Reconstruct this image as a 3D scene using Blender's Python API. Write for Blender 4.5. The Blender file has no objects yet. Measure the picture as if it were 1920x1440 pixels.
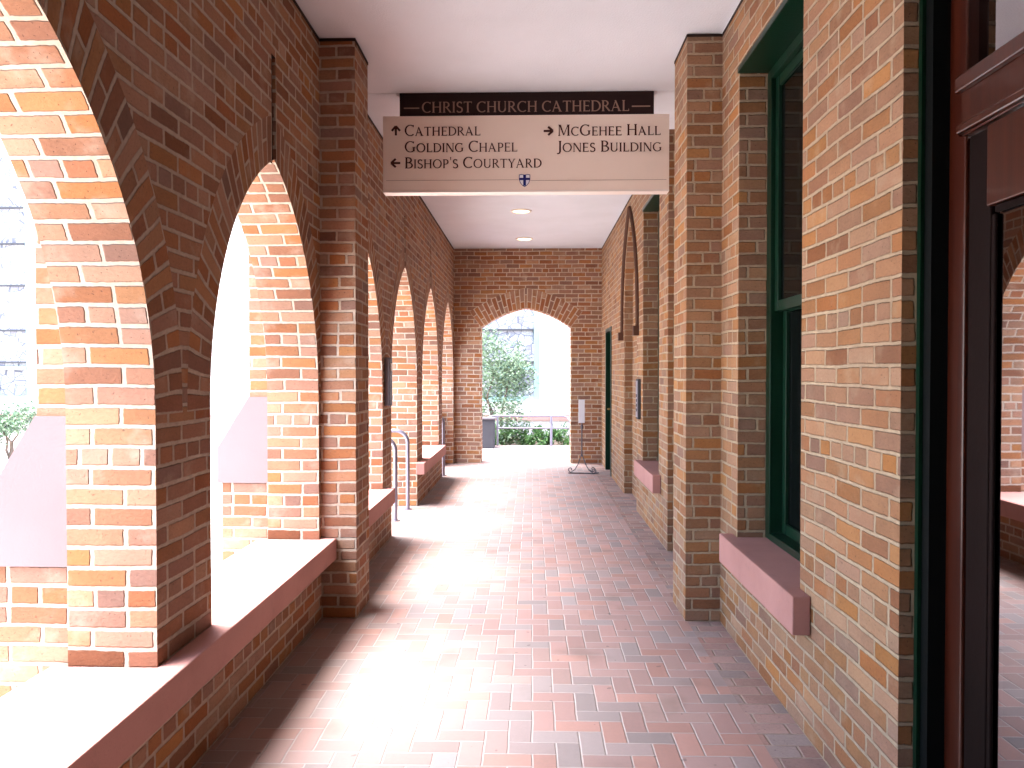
import bpy, bmesh, math, random
from mathutils import Vector, Matrix
random.seed(7)
R = math.radians
scene = bpy.context.scene

# ------------------------------------------------------------------ camera
cam_d = bpy.data.cameras.new("camera")
cam = bpy.data.objects.new("camera", cam_d)
scene.collection.objects.link(cam)
scene.camera = cam
cam_d.sensor_width = 36.0
cam_d.lens = 36.0 * 1443.0 / 1920.0
cam_d.clip_end = 500
cam_d.clip_start = 0.05
cam.location = (0, 0, 1.5)
cam.rotation_euler = (R(90 - 0.95), 0, R(1.51))

# ------------------------------------------------------------------ world, sun, exposure
SUN_EL, SUN_AZ = 66.0, 278.0          # azimuth clockwise from +Y
w = bpy.data.worlds.new("World"); scene.world = w; w.use_nodes = True
nt = w.node_tree; nt.nodes.clear()
sky = nt.nodes.new("ShaderNodeTexSky"); sky.sky_type = 'NISHITA'; sky.sun_disc = False
sky.sun_elevation = R(SUN_EL); sky.sun_rotation = R(SUN_AZ)
sky.dust_density = 1.5; sky.air_density = 1.0; sky.ozone_density = 1.0
bg = nt.nodes.new("ShaderNodeBackground"); bg.inputs[1].default_value = 0.15
wo = nt.nodes.new("ShaderNodeOutputWorld")
nt.links.new(sky.outputs[0], bg.inputs[0]); nt.links.new(bg.outputs[0], wo.inputs[0])
sd = bpy.data.lights.new("sun", 'SUN'); sd.energy = 3.6; sd.angle = R(58); sd.color = (1.0, 0.975, 0.97)
so = bpy.data.objects.new("sun", sd); scene.collection.objects.link(so)
az, el = R(SUN_AZ), R(SUN_EL)
sdir = Vector((math.sin(az) * math.cos(el), math.cos(az) * math.cos(el), math.sin(el)))
so.rotation_euler = sdir.to_track_quat('Z', 'Y').to_euler(); so.location = (-6, 0, 9)
scene.view_settings.view_transform = 'Standard'
scene.view_settings.look = 'None'
scene.view_settings.exposure = 3.72
scene.view_settings.gamma = 1.0
scene.cycles.max_bounces = 8
scene.cycles.diffuse_bounces = 6
scene.cycles.caustics_reflective = False
scene.cycles.caustics_refractive = False

# ------------------------------------------------------------------ node helpers
class V:
    """scalar socket with arithmetic"""
    def __init__(s, g, sock): s.g, s.s = g, sock
    def _op(s, op, *a): return s.g.m(op, s, *a)
    def __add__(s, o): return s._op('ADD', o)
    __radd__ = __add__
    def __sub__(s, o): return s._op('SUBTRACT', o)
    def __rsub__(s, o): return s.g.m('SUBTRACT', o, s)
    def __mul__(s, o): return s._op('MULTIPLY', o)
    __rmul__ = __mul__
    def __truediv__(s, o): return s._op('DIVIDE', o)
    def floor(s): return s._op('FLOOR')
    def frac(s): return s._op('FRACT')
    def mod(s, n): return s._op('FLOORED_MODULO', n)
    def lt(s, o): return s._op('LESS_THAN', o)
    def gt(s, o): return s._op('GREATER_THAN', o)

class G:
    def __init__(self, name):
        self.mat = bpy.data.materials.new(name); self.mat.use_nodes = True
        self.t = self.mat.node_tree; self.t.nodes.clear()
        self.out = self.t.nodes.new("ShaderNodeOutputMaterial")
        self.p = self.t.nodes.new("ShaderNodeBsdfPrincipled")
        self.t.links.new(self.p.outputs[0], self.out.inputs[0])
    def n(self, typ, **k):
        n = self.t.nodes.new(typ)
        for a, b in k.items(): setattr(n, a, b)
        return n
    def link(self, a, b):
        if isinstance(a, V): a = a.s
        self.t.links.new(a, b)
    def put(self, sock, v):
        if isinstance(v, (V,)) or hasattr(v, 'is_output'): self.link(v, sock)
        else: sock.default_value = v
    def m(self, op, *a):
        n = self.n("ShaderNodeMath", operation=op)
        for i, x in enumerate(a): self.put(n.inputs[i], x)
        return V(self, n.outputs[0])
    def mn(self, a, b): return self.m('MINIMUM', a, b)
    def mx(self, a, b): return self.m('MAXIMUM', a, b)
    def sel(self, c, a, b): return b + c * (a - b)      # c ? a : b
    def uv(self):
        n = self.n("ShaderNodeUVMap"); s = self.n("ShaderNodeSeparateXYZ")
        self.t.links.new(n.outputs[0], s.inputs[0])
        return V(self, s.outputs[0]), V(self, s.outputs[1]), n.outputs[0]
    def obj(self):
        return self.n("ShaderNodeTexCoord").outputs['Object']
    def comb(self, x, y, z=0.0):
        n = self.n("ShaderNodeCombineXYZ")
        for i, q in enumerate((x, y, z)): self.put(n.inputs[i], q)
        return n.outputs[0]
    def noise(self, vec, scale, detail=2.0, rough=0.5):
        n = self.n("ShaderNodeTexNoise"); n.inputs['Scale'].default_value = scale
        n.inputs['Detail'].default_value = detail; n.inputs['Roughness'].default_value = rough
        self.link(vec, n.inputs['Vector']); return V(self, n.outputs[0])
    def white(self, x, y, z=0.0):
        n = self.n("ShaderNodeTexWhiteNoise", noise_dimensions='3D')
        self.link(self.comb(x, y, z), n.inputs['Vector']); return V(self, n.outputs[0])
    def smooth(self, v, a, b, lo=0.0, hi=1.0):
        n = self.n("ShaderNodeMapRange", interpolation_type='SMOOTHSTEP')
        self.put(n.inputs[0], v)
        for i, q in enumerate((a, b, lo, hi)): self.put(n.inputs[i + 1], q)
        return V(self, n.outputs[0])
    def ramp(self, v, stops, interp='LINEAR'):
        n = self.n("ShaderNodeValToRGB"); cr = n.color_ramp; cr.interpolation = interp
        while len(cr.elements) > 1: cr.elements.remove(cr.elements[-1])
        for i, (p, c) in enumerate(stops):
            e = cr.elements[0] if i == 0 else cr.elements.new(p)
            e.position = p; e.color = (*c, 1)
        self.link(v, n.inputs[0]); return n.outputs[0]
    def mix(self, f, a, b, typ='MIX'):
        n = self.n("ShaderNodeMix", data_type='RGBA', blend_type=typ)
        self.put(n.inputs[0], f)
        for i, q in ((6, a), (7, b)):
            if isinstance(q, tuple): n.inputs[i].default_value = (*q, 1)
            else: self.link(q, n.inputs[i])
        return n.outputs[2]
    def bump(self, h, strength=0.5, dist=0.01):
        n = self.n("ShaderNodeBump"); n.inputs['Strength'].default_value = strength
        n.inputs['Distance'].default_value = dist
        self.link(h, n.inputs['Height']); self.link(n.outputs[0], self.p.inputs['Normal'])
    def base(self, c, rough=0.8, spec=0.3, metal=0.0):
        if isinstance(c, tuple): self.p.inputs['Base Color'].default_value = (*c, 1)
        else: self.link(c, self.p.inputs['Base Color'])
        self.put(self.p.inputs['Roughness'], rough)
        self.p.inputs['Specular IOR Level'].default_value = spec
        self.p.inputs['Metallic'].default_value = metal
        return self.mat

def brick_mat(name, cols, mortar, ch=0.069, L=0.213, header=7, joint=0.0062, seed=0.0, bumpd=0.012, dim=1.0):
    g = G(name)
    u0, v0, uvv = g.uv()
    n1 = g.noise(uvv, 3.2, 1.0); n2 = g.noise(g.comb(u0 + 7.3, v0 - 4.1), 3.0, 1.0)
    e1 = g.noise(g.comb(u0 + 2.0, v0 + 9.0), 42.0, 2.0); e2 = g.noise(g.comb(u0 - 5.0, v0 + 3.0), 38.0, 2.0)
    u = u0 + (n1 - 0.5) * 0.016 + (e1 - 0.5) * 0.0075
    v = v0 + (n2 - 0.5) * 0.016 + (e2 - 0.5) * 0.0065
    row = (v / ch).floor()
    hd = (row.mod(header) - 3.0)._op('ABSOLUTE').lt(0.5) if header else None
    off = row.mod(2.0) * 0.5
    Lr = g.sel(hd, L * 0.5, L) if header else L
    # per-row jitter of the head joints
    jit = (g.white(row, 3.7 + seed) - 0.5) * 0.10
    cu = u / Lr + off + jit
    col = cu.floor(); fu = cu.frac(); fv = (v / ch).frac()
    rnd0 = g.white(col, row, seed)
    du = g.mn(fu, 1.0 - fu) * Lr
    dv = g.mn(fv, 1.0 - fv) * ch
    # individual bricks a little thinner or thicker than their neighbours
    du = du - (g.white(col, row, seed + 9.0)) * 0.0025
    dv = dv - (g.white(col, row, seed + 11.0)) * 0.0025
    # rounded corner distance
    r = 0.010
    ax = g.mx(r - du, 0.0); ay = g.mx(r - dv, 0.0)
    dd = r - (ax * ax + ay * ay)._op('SQRT')
    d = g.mn(g.mn(du, dv), dd)
    mask = g.smooth(d, joint - 0.0022, joint + 0.0022)
    cols = [(p, tuple(q * dim for q in c)) for p, c in cols]
    base = g.ramp(rnd0, cols, 'CONSTANT')
    nn = g.noise(g.comb(u0, v0 * 1.6), 60.0, 4.0, 0.65)
    nl = g.noise(g.comb(u0 + col * 3.1, v0 + row * 1.7), 9.0, 3.0)
    hsv = g.n("ShaderNodeHueSaturation")
    g.link(base, hsv.inputs['Color'])
    g.link(g.white(col, row, seed + 2.0) * 0.34 + 0.82 + (nn - 0.5) * 0.5 + (nl - 0.5) * 0.4, hsv.inputs['Value'])
    g.link(g.white(col, row, seed + 5.0) * 0.3 + 0.78, hsv.inputs['Saturation'])
    bc = hsv.outputs[0]
    speck = g.smooth(g.noise(g.comb(u0 + 1.0, v0), 95.0, 2.0), 0.66, 0.72)
    bc = g.mix(speck * 0.55, bc, (0.06, 0.035, 0.03))
    # lime bloom left on some bricks
    bloom = g.smooth(g.noise(g.comb(u0, v0 + 11.0), 5.0, 4.0, 0.6), 0.54, 0.72) * 0.32
    bc = g.mix(bloom, bc, mortar)
    mm = g.noise(uvv, 30.0, 3.0)
    mc = g.mix(g.smooth(mm, 0.3, 0.75) * 0.5, mortar, tuple(q * 0.62 for q in mortar))
    col_ = g.mix(mask, mc, bc)
    soil = g.smooth(g.noise(uvv, 0.9, 3.0), 0.35, 0.75)
    col_ = g.mix(soil * 0.22, col_, (0.16, 0.09, 0.06))
    g.bump(mask + nn * 0.22 + speck * -0.15, 0.85, bumpd)
    return g.base(col_, 0.88, 0.2)

RED = [(0.0, (0.370, 0.162, 0.072)), (0.26, (0.325, 0.132, 0.060)), (0.48, (0.395, 0.188, 0.084)),
       (0.66, (0.300, 0.120, 0.060)), (0.76, (0.345, 0.162, 0.090)), (0.88, (0.285, 0.140, 0.090)), (0.96, (0.235, 0.100, 0.055))]
TAN = [(0.0, (0.400, 0.190, 0.080)), (0.28, (0.370, 0.168, 0.072)), (0.5, (0.420, 0.214, 0.095)),
       (0.68, (0.335, 0.146, 0.066)), (0.78, (0.375, 0.192, 0.100)), (0.9, (0.325, 0.162, 0.086)), (0.96, (0.275, 0.120, 0.060))]
MORT = (0.40, 0.305, 0.205)
M = {}
M['brick'] = brick_mat('red_brick', RED, (0.46, 0.365, 0.28), dim=0.82)
M['brick_end'] = brick_mat('end_wall_brick', RED, (0.56, 0.45, 0.34), seed=91.0, dim=0.88)
M['brick_tan'] = brick_mat('tan_brick', TAN, MORT, seed=21.0, dim=0.72, joint=0.0055)
M['brick_ring'] = brick_mat('arch_brick', RED, (0.46, 0.365, 0.28), header=0, seed=41.0, dim=0.82)
M['brick_ring_end'] = brick_mat('arch_brick_long', RED, (0.56, 0.45, 0.34), header=0, L=0.213, seed=53.0, ch=0.071, dim=0.88)
M['brick_white'] = brick_mat('limewashed_brick', [(0, (0.62, 0.52, 0.49)), (0.5, (0.68, 0.6, 0.57)), (0.8, (0.6, 0.46, 0.42))],
                             (0.72, 0.68, 0.65), seed=71.0, bumpd=0.004)

def plaster(name, c, c2, bump=0.15, scale=30.0, rough=0.85):
    g = G(name); o = g.obj()
    n = g.noise(o, 2.2, 4.0); f = g.noise(o, scale, 4.0, 0.6)
    col = g.mix(g.smooth(n, 0.35, 0.7), c, c2)
    g.bump(f, bump, 0.01)
    return g.base(col, rough, 0.25)
M['ceiling'] = plaster('white_plaster', (0.655, 0.69, 0.735), (0.62, 0.655, 0.695), 0.35, 90.0)
def stone():
    g = G('rose_stone'); o = g.obj()
    n = g.noise(o, 2.0, 5.0, 0.65); f = g.noise(o, 120.0, 3.0, 0.7); st = g.noise(o, 7.0, 5.0, 0.7)
    c = g.mix(g.smooth(n, 0.35, 0.7), (0.40, 0.20, 0.17), (0.34, 0.165, 0.14))
    c = g.mix(g.smooth(f, 0.6, 0.72) * 0.35, c, (0.20, 0.10, 0.085))
    c = g.mix(g.smooth(st, 0.58, 0.75) * 0.4, c, (0.24, 0.14, 0.12))
    g.bump(f * 0.4 + st * 0.6, 0.35, 0.008)
    return g.base(c, 0.85, 0.25)
M['pink'] = stone()
M['brown'] = plaster('brown_moulding', (0.085, 0.040, 0.025), (0.07, 0.032, 0.02), 0.1)
M['pink_dimmed'] = plaster('rose_stone_dimmed', (0.22, 0.150, 0.148), (0.20, 0.138, 0.136), 0.1, 90.0)  # sill stone coloured darker to offset the strong outdoor light
M['shadow_gap'] = plaster('gap_shade', (0.03, 0.018, 0.014), (0.02, 0.012, 0.01), 0.1)  # dark colour for shade in the arch slots and under the ceiling
M['sign'] = plaster('beige_panel', (0.80, 0.68, 0.585), (0.78, 0.66, 0.565), 0.02, 200.0, 0.45)
M['sign_edge'] = plaster('pale_panel_edge', (0.75, 0.68, 0.62), (0.74, 0.67, 0.61), 0.02, 200.0, 0.45)
M['sign_dark'] = plaster('dark_brown_panel', (0.016, 0.004, 0.0035), (0.012, 0.003, 0.003), 0.02, 200.0, 0.6)
M['letter'] = plaster('brown_letter', (0.062, 0.020, 0.014), (0.055, 0.018, 0.012), 0.0)
M['letter_h'] = plaster('taupe_letter', (0.27, 0.17, 0.13), (0.25, 0.155, 0.12), 0.0)
M['blue'] = plaster('emblem_blue', (0.01, 0.012, 0.13), (0.01, 0.012, 0.12), 0.0)
M['white'] = plaster('white_paint', (0.72, 0.72, 0.76), (0.70, 0.70, 0.74), 0.02)
M['green'] = plaster('dark_green_paint', (0.0025, 0.020, 0.010), (0.002, 0.017, 0.008), 0.05, 60.0, 0.35)
M['teal'] = plaster('pale_green_paint', (0.20, 0.30, 0.28), (0.18, 0.28, 0.26), 0.02)
M['metal'] = G('grey_steel').base((0.20, 0.19, 0.24), 0.38, 0.5, 0.75)
M['iron'] = G('wrought_iron').base((0.10, 0.09, 0.10), 0.5, 0.5, 0.5)
M['brass'] = G('brass').base((0.55, 0.36, 0.12), 0.3, 0.5, 0.9)
M['grey'] = plaster('grey_cabinet', (0.05, 0.05, 0.056), (0.042, 0.042, 0.048), 0.02)
M['paleblue'] = plaster('pale_blue_paint', (0.36, 0.45, 0.60), (0.40, 0.48, 0.62), 0.02)
M['paving'] = plaster('pale_paving', (0.52, 0.49, 0.46), (0.44, 0.41, 0.38), 0.2, 20.0)
M['soil'] = plaster('soil', (0.10, 0.07, 0.05), (0.07, 0.05, 0.035), 0.6, 20.0)
M['roof'] = plaster('roof_felt', (0.12, 0.11, 0.10), (0.10, 0.09, 0.09), 0.3)
M['bark'] = plaster('bark', (0.16, 0.11, 0.08), (0.10, 0.07, 0.05), 0.6, 30.0)

def wood():
    g = G('mahogany'); o = g.obj()
    mp = g.n("ShaderNodeMapping"); mp.inputs['Scale'].default_value = (30, 30, 1.5); g.link(o, mp.inputs[0])
    n = g.noise(mp.outputs[0], 1.0, 5.0, 0.6)
    c = g.ramp(n, [(0.3, (0.022, 0.003, 0.001)), (0.6, (0.042, 0.007, 0.002)), (0.8, (0.06, 0.013, 0.004))])
    g.bump(n, 0.1, 0.003)
    m = g.base(c, 0.3, 0.5); g.p.inputs['Coat Weight'].default_value = 0.3; return m
M['wood'] = wood()
M['black'] = plaster('black_green_frame', (0.004, 0.005, 0.005), (0.003, 0.004, 0.004), 0.05, 60.0, 0.5)
M['wood_dark'] = plaster('dark_stained_wood', (0.007, 0.0025, 0.002), (0.005, 0.002, 0.0015), 0.05, 60.0, 0.7)
for q_ in ('black', 'wood_dark'): M[q_].node_tree.nodes['Principled BSDF'].inputs['Specular IOR Level'].default_value = 0.08

g = G('dark_window_glass'); g.base((0.003, 0.004, 0.004), 0.08, 0.15); M['glass'] = g.mat
g = G('door_glass'); g.base((0.34, 0.34, 0.36), 0.015, 0.5, 1.0); M['door_glass'] = g.mat
g = G('lamp_lens'); g.base((0.8, 0.7, 0.5), 0.4)
g.p.inputs['Emission Color'].default_value = (1.0, 0.78, 0.42, 1); g.p.inputs['Emission Strength'].default_value = 0.55
M['lamp'] = g.mat

def stained():
    g = G('stained_glass'); u, v, uvv = g.uv()
    def vor(sc, feat, seed):
        n = g.n("ShaderNodeTexVoronoi", feature=feat); n.inputs['Scale'].default_value = sc
        g.link(g.comb(u + seed, v), n.inputs['Vector']); return n
    e = V(g, vor(5.0, 'DISTANCE_TO_EDGE', 0.0).outputs['Distance'])
    c = vor(5.0, 'F1', 0.0).outputs['Color']
    e2 = V(g, vor(13.0, 'DISTANCE_TO_EDGE', 4.0).outputs['Distance'])
    s = g.n("ShaderNodeSeparateColor"); g.link(c, s.inputs[0])
    colr = g.ramp(V(g, s.outputs[0]), [(0, (0.24, 0.23, 0.25)), (0.3, (0.32, 0.31, 0.31)), (0.55, (0.17, 0.16, 0.19)),
                                       (0.72, (0.36, 0.35, 0.34)), (0.9, (0.26, 0.24, 0.23))])
    lead = g.mx(1.0 - g.smooth(e, 0.02, 0.05), (1.0 - g.smooth(e2, 0.02, 0.05)) * 0.6)
    col = g.mix(lead, colr, (0.08, 0.08, 0.10))
    return g.base(col, 0.6, 0.3)
M['stained'] = stained()

def paver():
    """herringbone clay pavers, worked out from the metric UVs"""
    g = G('herringbone_pavers'); u0, v0, uvv = g.uv()
    c = 0.0965
    u = u0 / c + (g.noise(uvv, 5.0, 1.0) - 0.5) * 0.10
    v = v0 / c + (g.noise(g.comb(u0 + 3.0, v0 + 8.0), 5.0, 1.0) - 0.5) * 0.10
    i, j, f, h = u.floor(), v.floor(), u.frac(), v.frac()
    k = (i - j).mod(4.0)
    k0 = k.lt(0.5); k1 = g.m('COMPARE', k, 1.0, 0.2); k2 = g.m('COMPARE', k, 2.0, 0.2); k3 = k.gt(2.5)
    H = k.lt(1.5)
    bi = i - k1; bj = j - k2
    fx = g.mn(f, 1.0 - f); fy = g.mn(h, 1.0 - h)
    dx = k0 * f + k1 * (1.0 - f) + (k2 + k3) * fx
    dy = H * fy + k2 * (1.0 - h) + k3 * h
    d = g.mn(dx, dy)
    mask = g.smooth(d, 0.016, 0.055)
    rnd = g.white(bi, bj, H)
    base = g.ramp(rnd, [(0, (0.225, 0.142, 0.128)), (0.25, (0.210, 0.140, 0.128)), (0.45, (0.245, 0.142, 0.120)),
                        (0.6, (0.195, 0.152, 0.145)), (0.75, (0.220, 0.150, 0.135)), (0.88, (0.180, 0.148, 0.142))], 'CONSTANT')
    nn = g.noise(uvv, 55.0, 4.0, 0.65); nl = g.noise(uvv, 1.2, 3.0)
    hs = g.n("ShaderNodeHueSaturation"); g.link(base, hs.inputs['Color'])
    g.link(1.22 + (g.white(bi, bj, 4.0)) * 0.34 + (nn - 0.5) * 0.5 + (nl - 0.5) * 0.3, hs.inputs['Value'])
    mort = g.mix(g.noise(uvv, 14.0, 2.0), (0.40, 0.35, 0.33), (0.30, 0.255, 0.235))
    col = g.mix(mask, mort, hs.outputs[0])
    st = g.smooth(g.noise(g.comb(u0 + 5.0, v0), 2.6, 4.0), 0.55, 0.75)
    col = g.mix(st * 0.4, col, (0.13, 0.095, 0.08))
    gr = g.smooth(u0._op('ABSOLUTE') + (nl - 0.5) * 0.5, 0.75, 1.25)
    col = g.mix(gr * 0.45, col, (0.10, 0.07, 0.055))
    spot = g.smooth(g.noise(uvv, 18.0, 1.0), 0.74, 0.77)
    col = g.mix(spot * 0.5, col, (0.07, 0.055, 0.05))
    tilt = g.white(bi, bj, 8.0)
    g.bump(mask * 0.7 + nn * 0.15 + tilt * 0.15, 0.6, 0.006)
    return g.base(col, g.smooth(nn, 0.2, 0.8, 0.50, 0.68), 0.4)
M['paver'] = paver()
M['paver_edge'] = brick_mat('edge_pavers', [(0, (0.21, 0.138, 0.122)), (0.3, (0.195, 0.135, 0.122)), (0.6, (0.225, 0.135, 0.115)), (0.8, (0.175, 0.138, 0.13))],
                            (0.33, 0.26, 0.22), ch=0.0965, L=0.193, header=0, joint=0.003, seed=31.0, bumpd=0.004, dim=1.4)

def leafm(name, a, b):
    g = G(name)
    oi = g.n("ShaderNodeNewGeometry")
    c = g.ramp(V(g, oi.outputs['Random Per Island']), [(0, a), (0.5, tuple((x + y) / 2 for x, y in zip(a, b))), (1, b)])
    m = g.base(c, 0.45, 0.4)
    return m
M['leaf'] = leafm('shrub_leaf', (0.05, 0.10, 0.045), (0.22, 0.30, 0.18))
M['leaf2'] = leafm('groundcover_leaf', (0.035, 0.10, 0.025), (0.10, 0.20, 0.05))

# ------------------------------------------------------------------ object helpers
class MB:
    def __init__(s): s.v, s.f, s.uv, s.mi = [], [], [], []
    def poly(s, pts, uvs=None, mi=0):
        b = len(s.v); s.v += [tuple(p) for p in pts]; s.f.append(tuple(range(b, b + len(pts))))
        s.uv.append(uvs or [(0, 0)] * len(pts)); s.mi.append(mi)
    def quad(s, a, b, c, d, uvs=None, mi=0): s.poly((a, b, c, d), uvs, mi)
    def box(s, x0, x1, y0, y1, z0, z1, mi=0, skip=''):
        """six faces, UVs in metres: (along, height)"""
        if 'x' not in skip: s.poly([(x0, y1, z0), (x0, y0, z0), (x0, y0, z1), (x0, y1, z1)], [(y1, z0), (y0, z0), (y0, z1), (y1, z1)], mi)
        if 'X' not in skip: s.poly([(x1, y0, z0), (x1, y1, z0), (x1, y1, z1), (x1, y0, z1)], [(y0, z0), (y1, z0), (y1, z1), (y0, z1)], mi)
        if 'y' not in skip: s.poly([(x0, y0, z0), (x1, y0, z0), (x1, y0, z1), (x0, y0, z1)], [(x0, z0), (x1, z0), (x1, z1), (x0, z1)], mi)
        if 'Y' not in skip: s.poly([(x1, y1, z0), (x0, y1, z0), (x0, y1, z1), (x1, y1, z1)], [(x1, z0), (x0, z0), (x0, z1), (x1, z1)], mi)
        if 'z' not in skip: s.poly([(x0, y1, z0), (x1, y1, z0), (x1, y0, z0), (x0, y0, z0)], [(x0, y1), (x1, y1), (x1, y0), (x0, y0)], mi)
        if 'Z' not in skip: s.poly([(x0, y0, z1), (x1, y0, z1), (x1, y1, z1), (x0, y1, z1)], [(x0, y0), (x1, y0), (x1, y1), (x0, y1)], mi)
    def build(s, name, mats, parent=None, bevel=0.0, smooth=False, merge=False):
        me = bpy.data.meshes.new(name); me.from_pydata(s.v, [], s.f)
        ul = me.uv_layers.new(name='UVMap'); k = 0
        for fu in s.uv:
            for q in fu: ul.data[k].uv = q; k += 1
        if not isinstance(mats, (list, tuple)): mats = [mats]
        for m in mats: me.materials.append(m)
        for p, mi in zip(me.polygons, s.mi): p.material_index = mi; p.use_smooth = smooth
        if bevel or merge:
            bm = bmesh.new(); bm.from_mesh(me); bmesh.ops.remove_doubles(bm, verts=bm.verts, dist=1e-5)
            bmesh.ops.recalc_face_normals(bm, faces=bm.faces)
            bm.to_mesh(me); bm.free()
        o = bpy.data.objects.new(name, me); scene.collection.objects.link(o)
        if parent: o.parent = parent
        if bevel:
            b = o.modifiers.new('bevel', 'BEVEL'); b.width = bevel; b.segments = 2; b.limit_method = 'ANGLE'
        return o

def tag(o, label=None, cat=None, group=None, kind=None):
    for k, v_ in (('label', label), ('category', cat), ('group', group), ('kind', kind)):
        if v_: o[k] = v_
    return o
def thing(name, label, cat, group=None, loc=(0, 0, 0)):
    o = bpy.data.objects.new(name, None); scene.collection.objects.link(o)
    o.empty_display_size = 0.1
    return tag(o, label, cat, group)

def tube(pts, r, n=10, r1=None, smooth_iter=0):
    """swept tube as an MB"""
    P = [Vector(p) for p in pts]; mb = MB(); rings = []
    up = Vector((0.13, 0.21, 0.97)).normalized()
    for i, p in enumerate(P):
        t = (P[min(i + 1, len(P) - 1)] - P[max(i - 1, 0)]).normalized()
        a = t.cross(up)
        if a.length < 1e-3: a = t.cross(Vector((1, 0, 0)))
        a.normalize(); b = t.cross(a).normalized()
        rr = r if r1 is None else r + (r1 - r) * i / (len(P) - 1)
        rings.append([p + (a * math.cos(2 * math.pi * k / n) + b * math.sin(2 * math.pi * k / n)) * rr for k in range(n)])
    for i in range(len(P) - 1):
        for k in range(n):
            k2 = (k + 1) % n
            mb.quad(rings[i][k], rings[i][k2], rings[i + 1][k2], rings[i + 1][k])
    mb.poly(rings[0][::-1]); mb.poly(rings[-1])
    return mb
def join(a, b):
    k = len(a.v); a.v += b.v; a.f += [tuple(i + k for i in f) for f in b.f]; a.uv += b.uv; a.mi += b.mi; return a
def arcpts(c, r, a0, a1, n, ax, ay):
    ax, ay, c = Vector(ax), Vector(ay), Vector(c)
    return [c + ax * (r * math.cos(a0 + (a1 - a0) * i / n)) + ay * (r * math.sin(a0 + (a1 - a0) * i / n)) for i in range(n + 1)]

# ------------------------------------------------------------------ arches
def half_arc(a, rise, sag, w, cut, n=18):
    """inner and outer (ring width w) curve of the right half of a pointed arch, from springing (a,0) to crown (0,rise);
    both stop at distance cut from the centre line."""
    ch = Vector((-a, rise)); Lc = ch.length; Rr = (Lc * Lc / 4 + sag * sag) / (2 * sag)
    nrm = Vector((rise, a)).normalized()
    c = Vector((a, 0)) + ch / 2 + nrm * (sag - Rr)
    def ang(rad, x): return math.acos(max(-1, min(1, (x - c.x) / rad)))
    a0 = math.atan2(-c.y, a - c.x)
    ai, ao = ang(Rr, cut), ang(Rr + w, cut)
    P, Q, S = [], [], []
    for i in range(n + 1):
        t = i / n
        ti, to = a0 + (ai - a0) * t, a0 + (ao - a0) * t
        P.append(c + Vector((math.cos(ti), math.sin(ti))) * Rr)
        Q.append(c + Vector((math.cos(to), math.sin(to))) * (Rr + w))
        S.append(t * (ai - a0) * (Rr + w * 0.5))
    full = [c + Vector((math.cos(a0 + (ang(Rr, 0) - a0) * i / n), math.sin(a0 + (ang(Rr, 0) - a0) * i / n))) * Rr for i in range(n + 1)]
    return P, Q, S, full

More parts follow.
